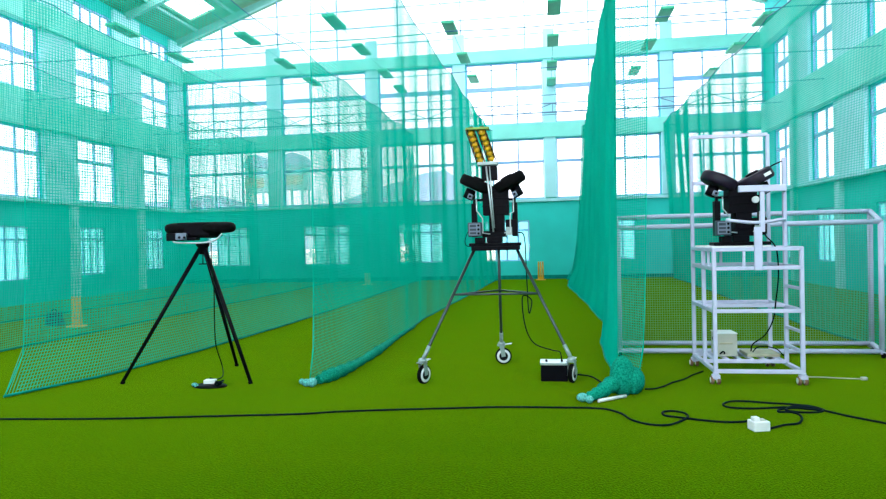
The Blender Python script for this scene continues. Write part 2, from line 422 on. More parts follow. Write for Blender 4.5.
tower(296, 154, 23, 52, 75, 'pale green tower with an arched roof outside, the one entirely within one window')
tower(258, 156, 20, 54, 90, 'pale green tower outside, partly hidden by a column of the back wall')
def shrub(x, Y, h, w_, label, seed):
    rng = random.Random(seed); t = empty('shrub', (x, Y, -.25)); tag(t, label, 'shrub', 'shrubs outside the back wall')
    mb = MB()
    for i in range(420):
        a, u, v = rng.uniform(0, 2*PI), rng.uniform(-1, 1), rng.random()**.4
        c = Vector((x+math.cos(a)*math.sqrt(1-u*u)*v*w_/2, Y+math.sin(a)*math.sqrt(1-u*u)*v*w_/2, -.25+h*(.55+.45*u*v)))
        d = Vector((rng.uniform(-1, 1), rng.uniform(-1, 1), rng.uniform(-.6, 1))).normalized()*.11
        e = d.cross(Vector((rng.uniform(-1, 1), rng.uniform(-1, 1), rng.uniform(-1, 1)))).normalized()*.035
        mb.add([c-d, c+e, c+d, c-e], [(0, 1, 2, 3)])
    mb.build('foliage', M_LEAF, t)
    st_ = MB()
    for i in range(4): st_.tube([(x+rng.uniform(-.05, .05), Y, -.25), (x+rng.uniform(-.3, .3), Y+rng.uniform(-.2, .2), h*.5-.2)], .02, 6)
    st_.build('stem', M_TUBE, t)
for i, (x, h, w_, wn) in enumerate([(-8.0, 1.35, 1.3, 'second small back window from the left'), (-5.2, 1.2, 1.0, 'third small back window, its open side'), (-4.1, 1.75, .9, 'third small back window, its closed side'), (-.85, 1.4, 1.2, 'small back window behind the wheeled stand'), (2.9, 1.9, 1.2, 'small back window behind the dense net')]):
    shrub(x, 26.2, h, w_, 'yellow-green shrub outside the '+wn, 30+i)

# ------------------------------------------------------------------ nets
def strand_mesh(name, polys, normals_mode, r, material, parent):
    V, Q = [], []; base = 0
    for P, mode in polys:                   # P: (n, m, 3)
        n_, m_, _ = P.shape
        if mode == 'v':
            offs = np.array([(r, 0, 0), (-r*.5, r*.87, 0), (-r*.5, -r*.87, 0)])
            R = P[:, :, None, :] + offs[None, None]
        else:
            t = np.gradient(P, axis=1); t[..., 2] = 0
            nn = np.stack([-t[..., 1], t[..., 0], np.zeros_like(t[..., 0])], -1); nn /= (np.linalg.norm(nn, axis=-1, keepdims=True)+1e-9)
            zz = np.array([0, 0, 1.0])
            R = np.stack([P+nn*r, P-nn*r*.5+zz*r*.87, P-nn*r*.5-zz*r*.87], 2)
        idx = base + np.arange(n_*m_*3).reshape(n_, m_, 3)
        a = idx[:, :-1, :]; b = idx[:, 1:, :]
        a2 = np.roll(a, -1, 2); b2 = np.roll(b, -1, 2)
        Q.append(np.stack([a, a2, b2, b], -1).reshape(-1, 4)); V.append(R.reshape(-1, 3)); base += n_*m_*3
    V = np.concatenate(V)-np.array(ORG[parent.name]); Q = np.concatenate(Q)
    me = bpy.data.meshes.new(name)
    me.vertices.add(len(V)); me.vertices.foreach_set('co', V.astype(np.float32).ravel())
    me.loops.add(len(Q)*4); me.loops.foreach_set('vertex_index', Q.astype(np.int32).ravel())
    me.polygons.add(len(Q)); me.polygons.foreach_set('loop_start', np.arange(0, len(Q)*4, 4, dtype=np.int32))
    me.update(calc_edges=True); me.materials.append(material)
    o = bpy.data.objects.new(name, me); COL.objects.link(o); o.parent = parent; ORG[o.name] = ORG[parent.name]
    return o

NET_Z = 5.5
SUP_Y = [12.6, 15.7, 18.7, 21.7]
def make_net(label, plan_bottom, plan_top, seed, zt=NET_Z, pitch=.034, r=.0031, amp=.04, far_amp=.14, far_len=.7, pw=0.0, layers=1, near_amp=0.0, near_len=.5, zb=.015, rope=True, edge_rope=True, group=None):
    rng = np.random.default_rng(seed)
    pb, pt = np.array(plan_bottom, float), np.array(plan_top, float)
    ya, yb = pb[0, 1], pb[-1, 1]
    s_ = np.linspace(0, 1, 6000)
    # parameter along both plan curves, by their own listed knots
    kb = np.linspace(0, 1, 400)
    def curve(pl, t):
        L = np.concatenate([[0], np.cumsum(np.hypot(*np.diff(pl, axis=0).T))]); L /= L[-1]
        return np.stack([np.interp(t, L, pl[:, 0]), np.interp(t, L, pl[:, 1])], -1)
    ph = rng.uniform(0, 6.28, 6)
    def surf(t, v):                         # t: (n,), v: (k,) -> (n,k,3)
        B, T = curve(pb, t), curve(pt, t)
        vv = v[None, :, None]; sm = vv*vv*(3-2*vv)*.5+vv*.5 if not pw else vv**pw
        P = B[:, None]*(1-sm)+T[:, None]*sm
        Y = P[..., 1]
        dist_far = np.abs(P[-1:, :, 1]-Y); dist_near = np.abs(P[:1, :, 1]-Y)
        wv = (np.sin(Y*2*PI/1.37+ph[0]+v[None]*1.1)*.4+np.sin(Y*2*PI/.61+ph[1]-v[None]*.9)*.06+np.sin(Y*2*PI/3.05+ph[2])*.6)*amp
        fa = np.clip(1-dist_far/far_len, 0, 1)**.6*far_amp*np.sin(Y*2*PI/.23+ph[3]+v[None]*.5)
        na = np.clip(1-dist_near/near_len, 0, 1)**.6*near_amp*np.sin(Y*2*PI/.20+ph[4]+v[None]*.8)
        X = P[..., 0]+(wv*(.35+.65*(1-np.abs(2*v[None]-1)**2)))+fa+na
        sag = .10*np.abs(np.sin((Y-6.5)*PI/3.05))*v[None]**6
        Z = zb+(zt-zb)*np.repeat(v[None], len(t), 0)-sag
        return np.stack([X, Y, Z], -1)
    dense = surf(s_, np.array([.5]))[:, 0]
    al = np.concatenate([[0], np.cumsum(np.hypot(np.diff(dense[:, 0]), np.diff(dense[:, 1])))])
    root = empty('cricket_net', (float(pb[0, 0]), float(pb[0, 1]), 0)); tag(root, label, 'net', group)
    tv = np.interp(np.arange(0, al[-1], pitch), al, s_)
    th = np.interp(np.linspace(0, al[-1], int(al[-1]/.085)), al, s_)
    vv = np.linspace(0, 1, 13)
    vh = np.arange(0, zt-zb, pitch)/(zt-zb)
    PV = surf(tv, vv); PH = surf(th, vh).transpose(1, 0, 2)
    strand_mesh('netting', [(PV, 'v'), (PH, 'h')], None, r, M_NET, root)
    if layers > 1:
        dx = np.array([.07, .0, 0.0]); sh = np.array([0, pitch*.5, 0])
        wob = lambda P: P+dx+np.stack([.05*np.sin(P[..., 1]*9+P[..., 2]*.6), 0*P[..., 0], 0*P[..., 0]], -1)
        strand_mesh('netting', [(wob(PV), 'v'), (wob(PH)+np.array([0, 0, pitch*.5]), 'h')], None, r, M_NET, root)
    e = surf(th[::2], np.array([0.0, 1.0]))
    MB().tube([tuple(p+np.array([0, 0, .012])) for p in e[:, 0]], .014, 6).build('bottom_rope', M_NETD, root)
    MB().tube([tuple(p) for p in e[:, 1]], .010, 6).build('top_rope', M_CABLE_SUP, root)
    if edge_rope:
        q = surf(np.array([0.0, 1.0]), np.linspace(0, 1, 16))
        MB().tube([tuple(p) for p in q[0]], .006, 6).build('edge_rope', M_NET, root)
        MB().tube([tuple(p) for p in q[1]], .008, 6).build('edge_rope', M_NETD, root)
    return root, surf

FY = 23.55
make_net('outermost teal net, the net closest to the hall\'s left wall', [(-11.0, 6.5), (-11.0, FY)], [(-11.0, 6.5), (-11.0, FY)], 1)
make_net('teal net hanging just behind the yellow stumps and dark kit box, second from left wall', [(-7.9, 6.5), (-7.9, FY)], [(-7.9, 6.5), (-7.9, FY)], 2)
make_net('teal net directly behind the black three-legged tripod, its hem slanting along the turf',
         [(-5.42, 5.75), (-5.1, 6.7), (-4.86, 8.4), (-4.68, 11.8), (-4.7, FY)], [(aY(30, 60, 6.35).x, 6.35), (-5.05, 8.4), (-4.85, 11.8), (-4.8, FY)], 3, pw=.22, r=.0036)
netC, sC = make_net('teal net between the black tripod and the wheeled stand, tied to a bunched hem roll',
         [(aY(309, 380, 6.45).x, 6.45), (-2.26, 9.1), (-2.30, 12.3), (-2.0, 18), (-1.78, FY)], [(aY(315, 60, 6.45).x, 6.40), (-2.25, 9.1), (-2.25, 12.3), (-2.1, 18), (-1.95, FY)], 4, r=.0027, amp=.03, pw=.35)
netD, sD = make_net('dense curtain-like teal net between the wheeled stand and the white trolley, bunched at its foot',
         [(aY(637, 378, 6.55).x, 6.55), (.70, 6.9), (.68, 8.0), (.72, 9.2), (.95, 11), (.85, 15), (.62, 20), (.80, FY)], [(aY(655, 70, 6.55).x, 6.55), (.78, 6.9), (.85, 8.6), (1.03, 11), (1.2, 17), (1.45, FY)], 5, amp=.035, far_amp=.12, r=.0033, pitch=.026, pw=.4)
make_net('teal net behind the white practice screen, hanging on the trolley side of the hall', [(4.1, 6.5), (4.1, 9.2), (4.02, 10.9), (4.1, 15), (4.3, 21), (4.3, 23.2), (4.85, 23.5)], [(4.05, 6.5), (4.05, 10.9), (4.05, 23.2), (4.6, 23.5)], 6, zt=5.4, r=.0036, far_amp=.06, far_len=.5)

# gathered hems of the two middle nets
pts = [fl(318, 384), fl(330, 381), fl(345, 374), fl(362, 364), fl(378, 354), fl(388, 346), fl(400, 337), fl(415, 327)]
rr = [.05, .075, .065, .05, .06, .045, .04, .02]
pp = smooth_path([p+Vector((0, 0, r_*.8)) for p, r_ in zip(pts, rr)], 6)
rsm = list(np.interp(np.linspace(0, 1, len(pp)), np.linspace(0, 1, len(rr)), rr)); rsm = [r_*(1+.14*math.sin(i*1.9)) for i, r_ in enumerate(rsm)]
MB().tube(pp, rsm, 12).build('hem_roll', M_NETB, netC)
k = fl(305, 387)
MB().ball(k+Vector((.02, 0, .045)), .045, sc=(1.2, .8, .9)).ball(k+Vector((-.03, -.01, .06)), .03).ball(k+Vector((.08, 0, .05)), .05).build('tie_knot', M_KNOT, netC)
c = fl(627, 396)
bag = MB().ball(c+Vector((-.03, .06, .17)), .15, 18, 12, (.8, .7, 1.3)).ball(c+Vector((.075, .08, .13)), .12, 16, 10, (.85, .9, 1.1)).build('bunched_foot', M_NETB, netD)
a0, a1 = fl(626, 392), fl(586, 403)
tl = [a0+Vector((0, 0, .14)), a0.lerp(a1, .35)+Vector((0, 0, .11)), a0.lerp(a1, .7)+Vector((0, 0, .06)), a1+Vector((0, 0, .045))]
tlp = smooth_path(tl, 6)
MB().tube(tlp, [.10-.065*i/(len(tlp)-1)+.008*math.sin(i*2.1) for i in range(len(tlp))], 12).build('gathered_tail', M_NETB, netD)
MB().ball(a1+Vector((-.03, 0, .05)), .045, sc=(1.2, .8, .9)).ball(a1+Vector((.03, -.03, .04)), .035).build('tie_knot', M_KNOT, netD)
pw0, pw1 = fl(598, 401), fl(627, 396)
tag(MB().tube([pw0+Vector((0, -.07, .018)), pw1+Vector((-.02, -.07, .018))], .016, 10).build('pipe', M_WHITEP), 'short white pipe on the turf beside the net\'s gathered foot', 'pipe')

# steel wires across the hall that carry the nets
names = ['nearest', 'second nearest', 'third nearest', 'furthest']
for i, Y in enumerate(SUP_Y):
    mb = MB(); pts = [(XL+(XR-XL)*j/28, Y, NET_Z+.06-.03*abs(math.sin(j/28*PI*7))) for j in range(29)]
    mb.tube(pts, .011, 6)
    tag(mb.build('support_wire', M_CABLE_SUP), 'dark steel wire stretched across the hall above the nets, %s of the four' % names[i], 'wire', 'wires carrying the nets')

# ------------------------------------------------------------------ hanging lamp rows
LZ = 7.0
SCL = (LZ-1.5)/(8.3-1.5)
rows = [(-12.95, [fl(118, 31, LZ).y/SCL, fl(182, 58, LZ).y/SCL]), (-9.6, [20.35, 23.5, 26.4]), (-6.3, [19.4, 22.4, 25.9, 28.6]), (-2.9, [20.8, 24.3, 27.6]), (.38, [19.6, 22.9, 26.2, 28.9]), (3.75, [21.0, 24.2, 27.9]), (7.0, [22.2, 25.4, 28.9])]
rnames = ['row beside the left wall', 'second row from the left wall', 'third row from the left wall', 'middle row above the wheeled stand', 'row above the dense net', 'row above the white trolley', 'row beside the right wall']
onames = ['nearest', 'second nearest', 'third nearest', 'furthest']
for ri, (x, ys) in enumerate(rows):
    X = x*SCL
    tag(MB().tube([(X, D+.02, LZ+.06), (X, 16, LZ+.055), (X, 6.0, LZ+.06)], .009, 6).build('conduit', M_CABLE_SUP), 'thin conduit carrying the lamps of the %s' % rnames[ri], 'conduit', 'lamp conduits under the roof')
    for k, y in enumerate(ys):
        Y = y*SCL
        if Y > D-.6: Y = D-.65
        t = empty('hanging_lamp', (X, Y, LZ-.04)); tag(t, 'flat lamp coloured by green turf bounce, %s in the %s' % (onames[k], rnames[ri]), 'lamp', 'hanging lamps under the roof')
        MB().box((X-.16, Y-.5, LZ-.03), (X+.16, Y+.5, LZ+.045)).build('housing', M_LAMP, t, .015)
        MB().box((X-.12, Y-.45, LZ-.04), (X+.12, Y+.45, LZ-.03)).build('diffuser', M_LAMP, t)

# ------------------------------------------------------------------ bowling machines (local metres, origin = underside centre)
def machine(o, label, dial=False, flip_panel=False):
    o = Vector(o); t = empty('bowling_machine', o); tag(t, label, 'bowling machine')
    def B(mb, x0, x1, y0, y1, z0, z1): return mb.box(o+Vector((x0, y0, z0)), o+Vector((x1, y1, z1)))
    mb = MB(); B(mb, -.28, .27, -.11, .11, .0, .035); B(mb, -.09, .07, -.09, .09, .035, .10); B(mb, -.14, .12, -.08, .08, .095, .16)
    mb.build('base', M_BLACK, t, .008)
    mb = MB(); B(mb, -.125, .145, -.10, .12, .33, .615); B(mb, -.06, .095, -.09, .10, .16, .34)
    for z in (.42, .5, .58): B(mb, -.13, .15, -.105, -.095, z, z+.012)
    mb.build('body', M_BLACKM, t, .012)
    for sx, xw in ((-1, -.225), (1, .21)):
        mb = MB(); B(mb, xw-.028, xw+.028, -.05, .05, .10, .46); B(mb, min(xw, sx*.10), max(xw, sx*.10), -.035, .035, .485, .51); B(mb, xw-.012, xw+.012, -.03, .03, .44, .60)
        B(mb, min(xw, sx*.10), max(xw, sx*.10), -.04, .04, .12, .15)
        mb.build('side_post', M_BLACK, t, .006)
    for sx, cx, cz, ang in ((-1, -.195, .665, math.radians(25)), (1, .155, .675, math.radians(28))):
        ax = Vector((-sx*math.sin(ang), 0, math.cos(ang)))
        c_ = o+Vector((cx, 0, cz)); R = .185; h = .058
        prof = [(-h, .05), (-h, R*.72), (-h*.93, R*.93), (-h*.55, R), (h*.55, R), (h*.93, R*.93), (h, R*.72), (h, .05)]
        w = MB().lathe(c_, ax, prof, 36).build('throwing_wheel', M_PURPLE if dial else M_RUBBER, t)
        MB().lathe(c_+ax*h*.8, ax, [(0, .07), (.03, .065), (.034, .02)], 24).build('hub', M_BLACK, w)
        mc = c_-ax*(h+.05)+Vector((sx*.03, -.02, 0))
        mo = MB().lathe(mc, ax, [(-.06, .04), (-.055, .055), (.05, .055), (.055, .03)], 20).build('motor', M_BLACK, t)
        # end cap with a bolt facing the operator
        q = o+Vector((cx+sx*.06, -.10, cz-.13))
        rm = Matrix.Rotation(-sx*ang, 3, 'Y')
        MB().box(q+Vector((-.026, -.02, -.026)), q+Vector((.026, .05, .026)), rm).build('motor_cap', M_PANEL, mo, .006)
        MB().lathe(q+Vector((0, -.02, 0)), (0, -1, 0), [(0, .014), (.012, .012)], 12).build('bolt', M_BLACK, mo)
        if dial and sx > 0:
            q = c_+(-ax.cross(Vector((0, 1, 0))))*0+Vector((.065, -R*.985, .035))
            MB().box(q+Vector((-.034, -.006, -.016)), q+Vector((.034, .006, .016)), Matrix.Rotation(-ang, 3, 'Y')).build('sticker', M_WHITEP, w)
    px = -.28 if not dial else -.27
    p = B(MB(), px, px+.145, -.17, -.09, .105, .255).build('control_panel', M_DARKPANEL, t, .008)
    mb = MB(); B(mb, px+.012, px+.133, -.176, -.168, .118, .243); pf = mb.build('face_plate', M_PANEL, p)
    mb = MB()
    for z0, z1 in ((.205, .232), (.168, .190), (.130, .152)): B(mb, px+.022, px+.088, -.180, -.175, z0, z1)
    mb.build('readout', M_DARKPANEL, p)
    for i, z in enumerate((.222, .180, .138)):
        MB().lathe(o+Vector((px+.112, -.176, z)), (0, -1, 0), [(0, .013), (.014, .011)], 14).build('knob', M_BLACK, p)
    mb = MB(); B(mb, .115, .235, -.10, .08, .11, .28); mb.build('junction_box', M_BLACKM, t, .008)
    mb = MB(); B(mb, .115, .18, -.106, -.10, .11, .20); mb.build('cover_plate', M_ZINC, t)
    mb = MB(); B(mb, -.215, -.11, -.13, -.03, .035, .095); mb.build('speed_box', M_BLACK, t, .006)
    mb = MB(); mb.tube([o+Vector(p_) for p_ in ((.10, -.10, .14), (.165, -.10, .14), (.165, -.10, .34), (.20, -.10, .36), (.20, -.10, .50))], .007, 8)
    mb.tube([o+Vector(p_) for p_ in ((-.19, -.10, .50), (-.19, -.10, .38), (-.13, -.10, .30), (-.13, -.10, .14), (-.05, -.10, .13))], .007, 8)
    mb.build('bracket', M_SILVER, t)
    if dial:
        MB().lathe(o+Vector((.125, -.12, .46)), (0, -1, 0), [(-.03, .035), (0, .035), (.006, .028)], 20).build('dial', M_WHITEP, t)
        MB().tube([o+Vector((.27, -.02, .78)), o+Vector((.33, -.03, .815)), o+Vector((.40, -.05, .845))], .007, 8).build('lever', M_BLACK, t)
    return t

# ---- wheeled stand and its machine
YS = 7.0
ctr = aY(496, 247, YS)
TOPZ = aY(496, 246, YS).z
feetc = [fl(423, 384), fl(572, 383), fl(502, 364)]
st = empty('wheeled_stand', (ctr.x, YS, 0)); tag(st, 'three-legged grey steel stand on castors holding the machine with yellow balls', 'stand')
MB().box((ctr.x-.255, YS-.13, TOPZ-.045), (ctr.x+.255, YS+.13, TOPZ)).build('top_plate', M_BLACK, st, .006)
tops = [aY(474, 250, YS-.05), aY(517, 250, YS-.05), Vector((ctr.x+.02, YS+.10, TOPZ-.04))]
tops = [Vector((t_.x, t_.y, TOPZ-.04)) for t_ in tops]
yaws = [math.radians(62), math.radians(70), math.radians(8)]
LEGS = []
for i in range(3):
    ft = feetc[i]; ax_top = Vector((ft.x, ft.y, .245))
    LEGS.append((tops[i], ax_top))
    lg = MB().tube([tops[i], ax_top+(tops[i]-ax_top)*.06, ax_top], .016, 12).build('leg', M_CHROME, st)
    MB().tube([ax_top+(tops[i]-ax_top)*.13, ax_top], .021, 12).build('sleeve', M_ZINC, lg)
    cs = MB().lathe(ax_top+Vector((0, 0, .005)), (0, 0, -1), [(-.02, .03), (0, .045), (.02, .045), (.022, .02)], 16)
    d = Vector((math.cos(yaws[i]), math.sin(yaws[i]), 0)); nrm = Vector((-d.y, d.x, 0))
    wc = Vector((ft.x, ft.y, .098))+d*.02
    for s_ in (-1, 1): cs.bar(wc+nrm*s_*.036+Vector((0, 0, -.005)), ax_top+nrm*s_*.036-Vector((0, 0, .02)), .05, .006, nrm)
    cs.bar(ax_top-Vector((0, 0, .02))-d*.05, ax_top-Vector((0, 0, .02))+d*.04, .08, .01)
    c_ = cs.build('castor_fork', M_ZINC, st)
    MB().bar(ax_top+d*.02-Vector((0, 0, .01)), ax_top+d*.12-Vector((0, 0, .0)), .035, .008).build('brake_pedal', M_WHITEP, c_)
    wh = MB().lathe(wc, nrm, [(-.022, .062), (-.024, .085), (-.016, .097), (.016, .097), (.024, .085), (.022, .062)], 32).build('castor_wheel', M_RUBBER, st)
    MB().lathe(wc, nrm, [(-.026, .050), (-.028, .056), (-.027, .078), (-.02, .082), (.02, .082), (.027, .078), (.028, .056), (.026, .050)], 32).build('rim', M_WHITEP, wh)
    MB().lathe(wc, nrm, [(-.030, .018), (-.029, .052), (.029, .052), (.030, .018)], 24).build('hub', M_BLACKM, wh)
zb_ = aY(453, 295, 6.8).z
nodes = [t_.lerp(b_, (t_.z-zb_)/(t_.z-b_.z)) for t_, b_ in LEGS]
for i, j in ((0, 1), (1, 2), (2, 0)): MB().tube([nodes[i], nodes[j]], .011, 10).build('brace', M_CHROME, st)
mach = machine((ctr.x, YS, TOPZ), 'black two-wheel bowling machine on the castor stand, topped by yellow balls')
# ball feeder above the wheels
mo = Vector((ctr.x, YS, TOPZ))
def P92(px, py, Y=YS-.05): return aY(px, py, Y)
fb = MB(); a_ = P92(478, 166); b_ = P92(498, 162)
fb.box((a_.x, YS-.12, a_.z), (b_.x, YS+.02, b_.z)); f1 = fb.build('feeder_bracket', M_ZINC, mach, .004)
a_ = P92(482, 177.5); b_ = P92(497, 166)
MB().box((a_.x, YS-.1, a_.z-.03), (b_.x, YS+.06, b_.z)).build('feeder_block', M_BLACK, mach, .006)
MB().tube([P92(486, 166, YS-.13), P92(490, 200, YS-.14), P92(493.5, 232, YS-.12)], .009, 8).build('feeder_rod', M_SILVER, mach)
MB().tube([P92(489.5, 166, YS-.13), P92(492, 200, YS-.14), P92(494.5, 228, YS-.12)], .006, 8).build('feeder_rod', M_SILVER, mach)
lanes = [((470.5, 132), (480.5, 161)), ((481.5, 131.5), (491.5, 159))]
balls = []
for li, (tp, bt) in enumerate(lanes):
    p1 = aY(bt[0], bt[1], YS-.06); p0 = aY(tp[0], tp[1], YS-.36)
    d = (p0-p1).normalized(); side = d.cross(Vector((0, 1, 0))).normalized(); nb = side.cross(d).normalized()
    rl = MB()
    for s_ in (-1, 1): rl.bar(p1+side*s_*.041-d*.03, p0+side*s_*.041+d*.03, .010, .045, nb)
    back = nb if nb.y > 0 else -nb
    rl.bar(p1+back*.043-d*.03, p0+back*.043+d*.03, .07, .006, back)
    rl.build('ball_chute', M_TUBE, mach)
    L_ = (p0-p1).length; n_ = int(L_/.0735)+1
    for k in range(n_): balls.append((li, k, n_, p1+d*(.0735*k+.015)))
rl = MB(); e0 = aY(466, 131, YS-.37); e1 = aY(489, 130, YS-.37)
rl.box((e0.x, YS-.42, e0.z+.002), (e1.x, YS-.33, e0.z+.026)); rl.build('chute_plate', M_FEED, mach, .004)
on = ['lowest', 'second from bottom', 'third from bottom', 'fourth from bottom', 'fifth from bottom', 'sixth from bottom', 'seventh from bottom', 'eighth from bottom', 'ninth from bottom']
for li, k, n_, p in balls:
    b = MB().ball(p, .0355, 16, 10).build('cricket_ball', M_BALL)
    tag(b, 'yellow machine ball, %s in the %s chute of the feeder' % ('topmost' if k == n_-1 else on[k], ('left', 'right')[li]), 'ball', 'yellow balls in the feeder')

# ---- battery, cords near the stand
bp0, bp1 = fl(541, 381.5), fl(568, 381.5)
bh = .20
bt_ = empty('battery', ((bp0.x+bp1.x)/2, bp0.y+.1, 0)); tag(bt_, 'black battery with a pale top on the turf beside the stand\'s castor', 'battery')
MB().box((bp0.x, bp0.y, 0.0), (bp1.x, bp0.y+.19, bh-.03)).build('case', M_BLACK, bt_, .006)
MB().box((bp0.x-.006, bp0.y-.006, bh-.03), (bp1.x+.006, bp0.y+.196, bh)).build('lid', M_SILVER, bt_, .005)
for x in (.06, .22): MB().lathe((bp0.x+x, bp0.y+.06, bh), (0, 0, 1), [(0, .013), (.02, .011)], 12).build('terminal', M_BLACK, bt_)

def cord(name, label, pts, r, m_=M_CORD, cat='cord', k=8, n=7):
    if not isinstance(label, str): return MB().tube(smooth_path(pts, k), r, n).build(name, m_, label)
    return tag(MB().tube(smooth_path(pts, k), r, n).build(name, m_), label, cat)
def FL(*ps, r=.008): return [fl(x, y)+Vector((0, 0, r+.001)) for x, y in ps]
BT = Vector((bp0.x+.22, bp0.y+.06, bh+.02))
cord('electric_cable', 'dark cable looping from the stand\'s machine down to the black battery', [P92(517, 232, YS-.05)+Vector((.01, 0, 0)), P92(524, 236, YS), P92(526, 262, YS), P92(528, 304, YS-.1), P92(529.5, 313, YS-.15), P92(531.5, 300, YS-.1), P92(522.5, 297, YS-.1), P92(525, 325, YS-.15), P92(534, 343, YS-.1), P92(552, 350, YS-.1), BT+Vector((-.02, 0, .08)), BT], .0065)
cord('signal_cord', mach, [P92(474, 226, YS-.1), P92(468, 232, YS-.1), P92(465, 241, YS-.1), P92(467, 246, YS-.1), P92(474, 246.5, YS-.12)], .004)
cord('electric_cable', 'dark cord lying on turf from the black battery towards the dense net', FL((574, 375), (590, 377), (598, 381), (606, 386), (616, 388)), .008)
cord('electric_cable', 'dark cord on the turf between the dense net\'s foot and the white trolley', FL((645, 390), (655, 389.5), (664, 387), (672, 383.5), (684, 380), (692, 376), (703, 372)), .008)
cord('extension_cord', 'long dark cord across the whole foreground turf ending at the white socket box',
     FL((-60, 420.5), (0, 420), (60, 420), (120, 419.5), (180, 418), (240, 416.5), (300, 415), (340, 412.5), (400, 410.5), (460, 409), (500, 408), (560, 408.5), (600, 409.5), (620, 414), (632, 421), (650, 425.5), (668, 426), (680, 422.5), (688, 418), (684, 414), (672, 412), (663, 413), (665, 416.5), (680, 418.5), (700, 421), (722, 423), (740, 423), (752, 421.5)), .009, n=8)
cord('coiled_cord', 'dark cord from the socket box, coiled beyond it and running off past the trolley',
     FL((769, 430), (775, 428.5), (785, 426), (798, 424.5), (802, 420), (799, 415.5), (790, 413), (779, 413), (780, 410.5), (795, 409), (808, 410), (824, 411.5), (818, 409), (800, 406.5), (790, 408), (786, 411), (796, 413), (812, 413.5), (823, 412), (815, 408), (795, 405.5), (770, 404), (745, 402.2), (730, 402.5), (723, 405.5), (730, 408.5), (752, 409.5), (780, 408.5), (806, 408), (824, 411.5), (850, 417.5), (886, 424.5), (940, 436), (1010, 449), (1120, 452)), .009, n=8)
cord('pale_cord', 'thin pale cord with a plug lying on turf beyond the trolley\'s castor', FL((808, 377.5), (825, 378), (845, 379), (862, 379.5), r=.005), .006, M_BEIGE)
pc = fl(864, 380); tag(MB().box((pc.x-.03, pc.y-.02, .0), (pc.x+.03, pc.y+.02, .03)).build('plug', M_CREAM, None, .008), 'small cream plug at the end of the thin pale cord', 'plug')

sb = fl(761, 432); R_ = Matrix.Rotation(.25, 3, 'Z')
so = empty('socket_box', sb); tag(so, 'small white socket box on the foreground turf between two dark cords', 'socket box')
MB().box(sb+Vector((-.065, 0, .0)), sb+Vector((.065, .10, .075)), R_).build('body', M_WHITEP, so, .008)
MB().box(sb+Vector((-.055, .02, .075)), sb+Vector((-.005, .07, .105)), R_, sb+Vector((0, .05, .05))).build('plug', M_WHITEP, so, .008)
MB().box(sb+Vector((.005, .03, .074)), sb+Vector((.05, .07, .079)), R_, sb+Vector((0, .05, .05))).build('socket', M_CREAM, so)

# ---- left tripod with its covered machine
TY = 6.9
ap = aY(203, 248, TY); ft3 = [fl(122, 384), fl(251, 384), fl(237, 366)]
tp = empty('tripod', (ap.x, TY, 0)); tag(tp, 'tall black tripod standing alone in front of the left net', 'tripod')
headz = aY(203, 243, TY).z
MB().lathe((ap.x, TY, headz), (0, 0, -1), [(0, .075), (.03, .075), (.05, .055), (.12, .05), (.13, .03)], 18).build('head', M_BLACK, tp)
for f in ft3:
    top = Vector((ap.x, TY, headz-.06)); d = (Vector(f)-top); d.z = 0; d.normalize()
    lg = MB().tube([top+d*.03, Vector(f)+Vector((0, 0, .01))], .026, 10, r1=.019).build('leg', M_BLACK, tp)
    MB().tube([Vector(f)+Vector((0, 0, .0))-d*.0, Vector(f)+(top-Vector(f))*.02], .023, 10).build('rubber_foot', M_RUBBER, lg)
hk = MB(); q = aY(203, 253, TY-.05); q2 = aY(203, 264, TY-.05)
hk.tube([q, q2], .006, 8); hk.tube([q2+Vector((-.05, 0, 0)), q2+Vector((.05, 0, 0))], .006, 8); hk.build('centre_hook', M_BLACK, tp)
bm = empty('bowling_machine', (ap.x, TY, headz)); tag(bm, 'low flat black bowling machine on the tall tripod, with a grey control box', 'bowling machine')
W92 = lambda px, py, Y=TY: aY(px, py, Y)
for cx, cz in ((183, 228.5), (218, 227.5)):
    c_ = W92(cx, cz); R = .195; h = .062
    w = MB().lathe(c_, (.02, -.06, 1), [(-h, .05), (-h, R*.55), (-h*.93, R*.74), (-h*.75, R*.89), (-h*.4, R*.98), (0, R), (h*.4, R*.98), (h*.75, R*.89), (h*.93, R*.74), (h, R*.55), (h, .05)], 36).build('throwing_wheel', M_RUBBER, bm)
a_ = W92(184, 237); b_ = W92(216, 222.5)
MB().box((a_.x, TY-.16, a_.z), (b_.x, TY+.16, b_.z+.004)).build('guard', M_BLACKM, bm, .02)
a_ = W92(176, 241); b_ = W92(197, 233)
MB().box((a_.x, TY-.20, a_.z), (b_.x, TY+.05, b_.z)).build('motor_box', M_BLACK, bm, .008)
a_ = W92(176.5, 240, TY-.2); b_ = W92(187, 233, TY-.2)
cpn = MB().box((a_.x, TY-.225, a_.z), (b_.x, TY-.2, b_.z)).build('control_box', M_PANEL, bm, .006)
for kx in (179.5, 184.5):
    q = W92(kx, 237.5, TY-.225); MB().lathe(q, (0, -1, 0), [(0, .014), (.014, .012)], 14).build('knob', M_BLACK, cpn)
MB().box((W92(197, 0).x, TY-.14, W92(0, 243).z), (W92(209, 0).x, TY+.1, W92(0, 233).z)).build('swivel', M_BLACK, bm, .01)
a_ = W92(201, 240); MB().box((a_.x-.05, TY-.19, a_.z), (a_.x+.05, TY-.10, a_.z+.03)).build('switch_box', M_BLACK, bm, .006)
rp = [W92(172.5, 236, TY-.18), W92(173, 240.5, TY-.18), W92(177, 242.7, TY-.18), W92(198, 243, TY-.18), W92(211, 241.5, TY-.18), W92(218, 238, TY-.18), W92(222, 233.5, TY-.18)]
MB().tube(smooth_path(rp, 5), .010, 8).build('carry_rail', M_SILVER, bm)
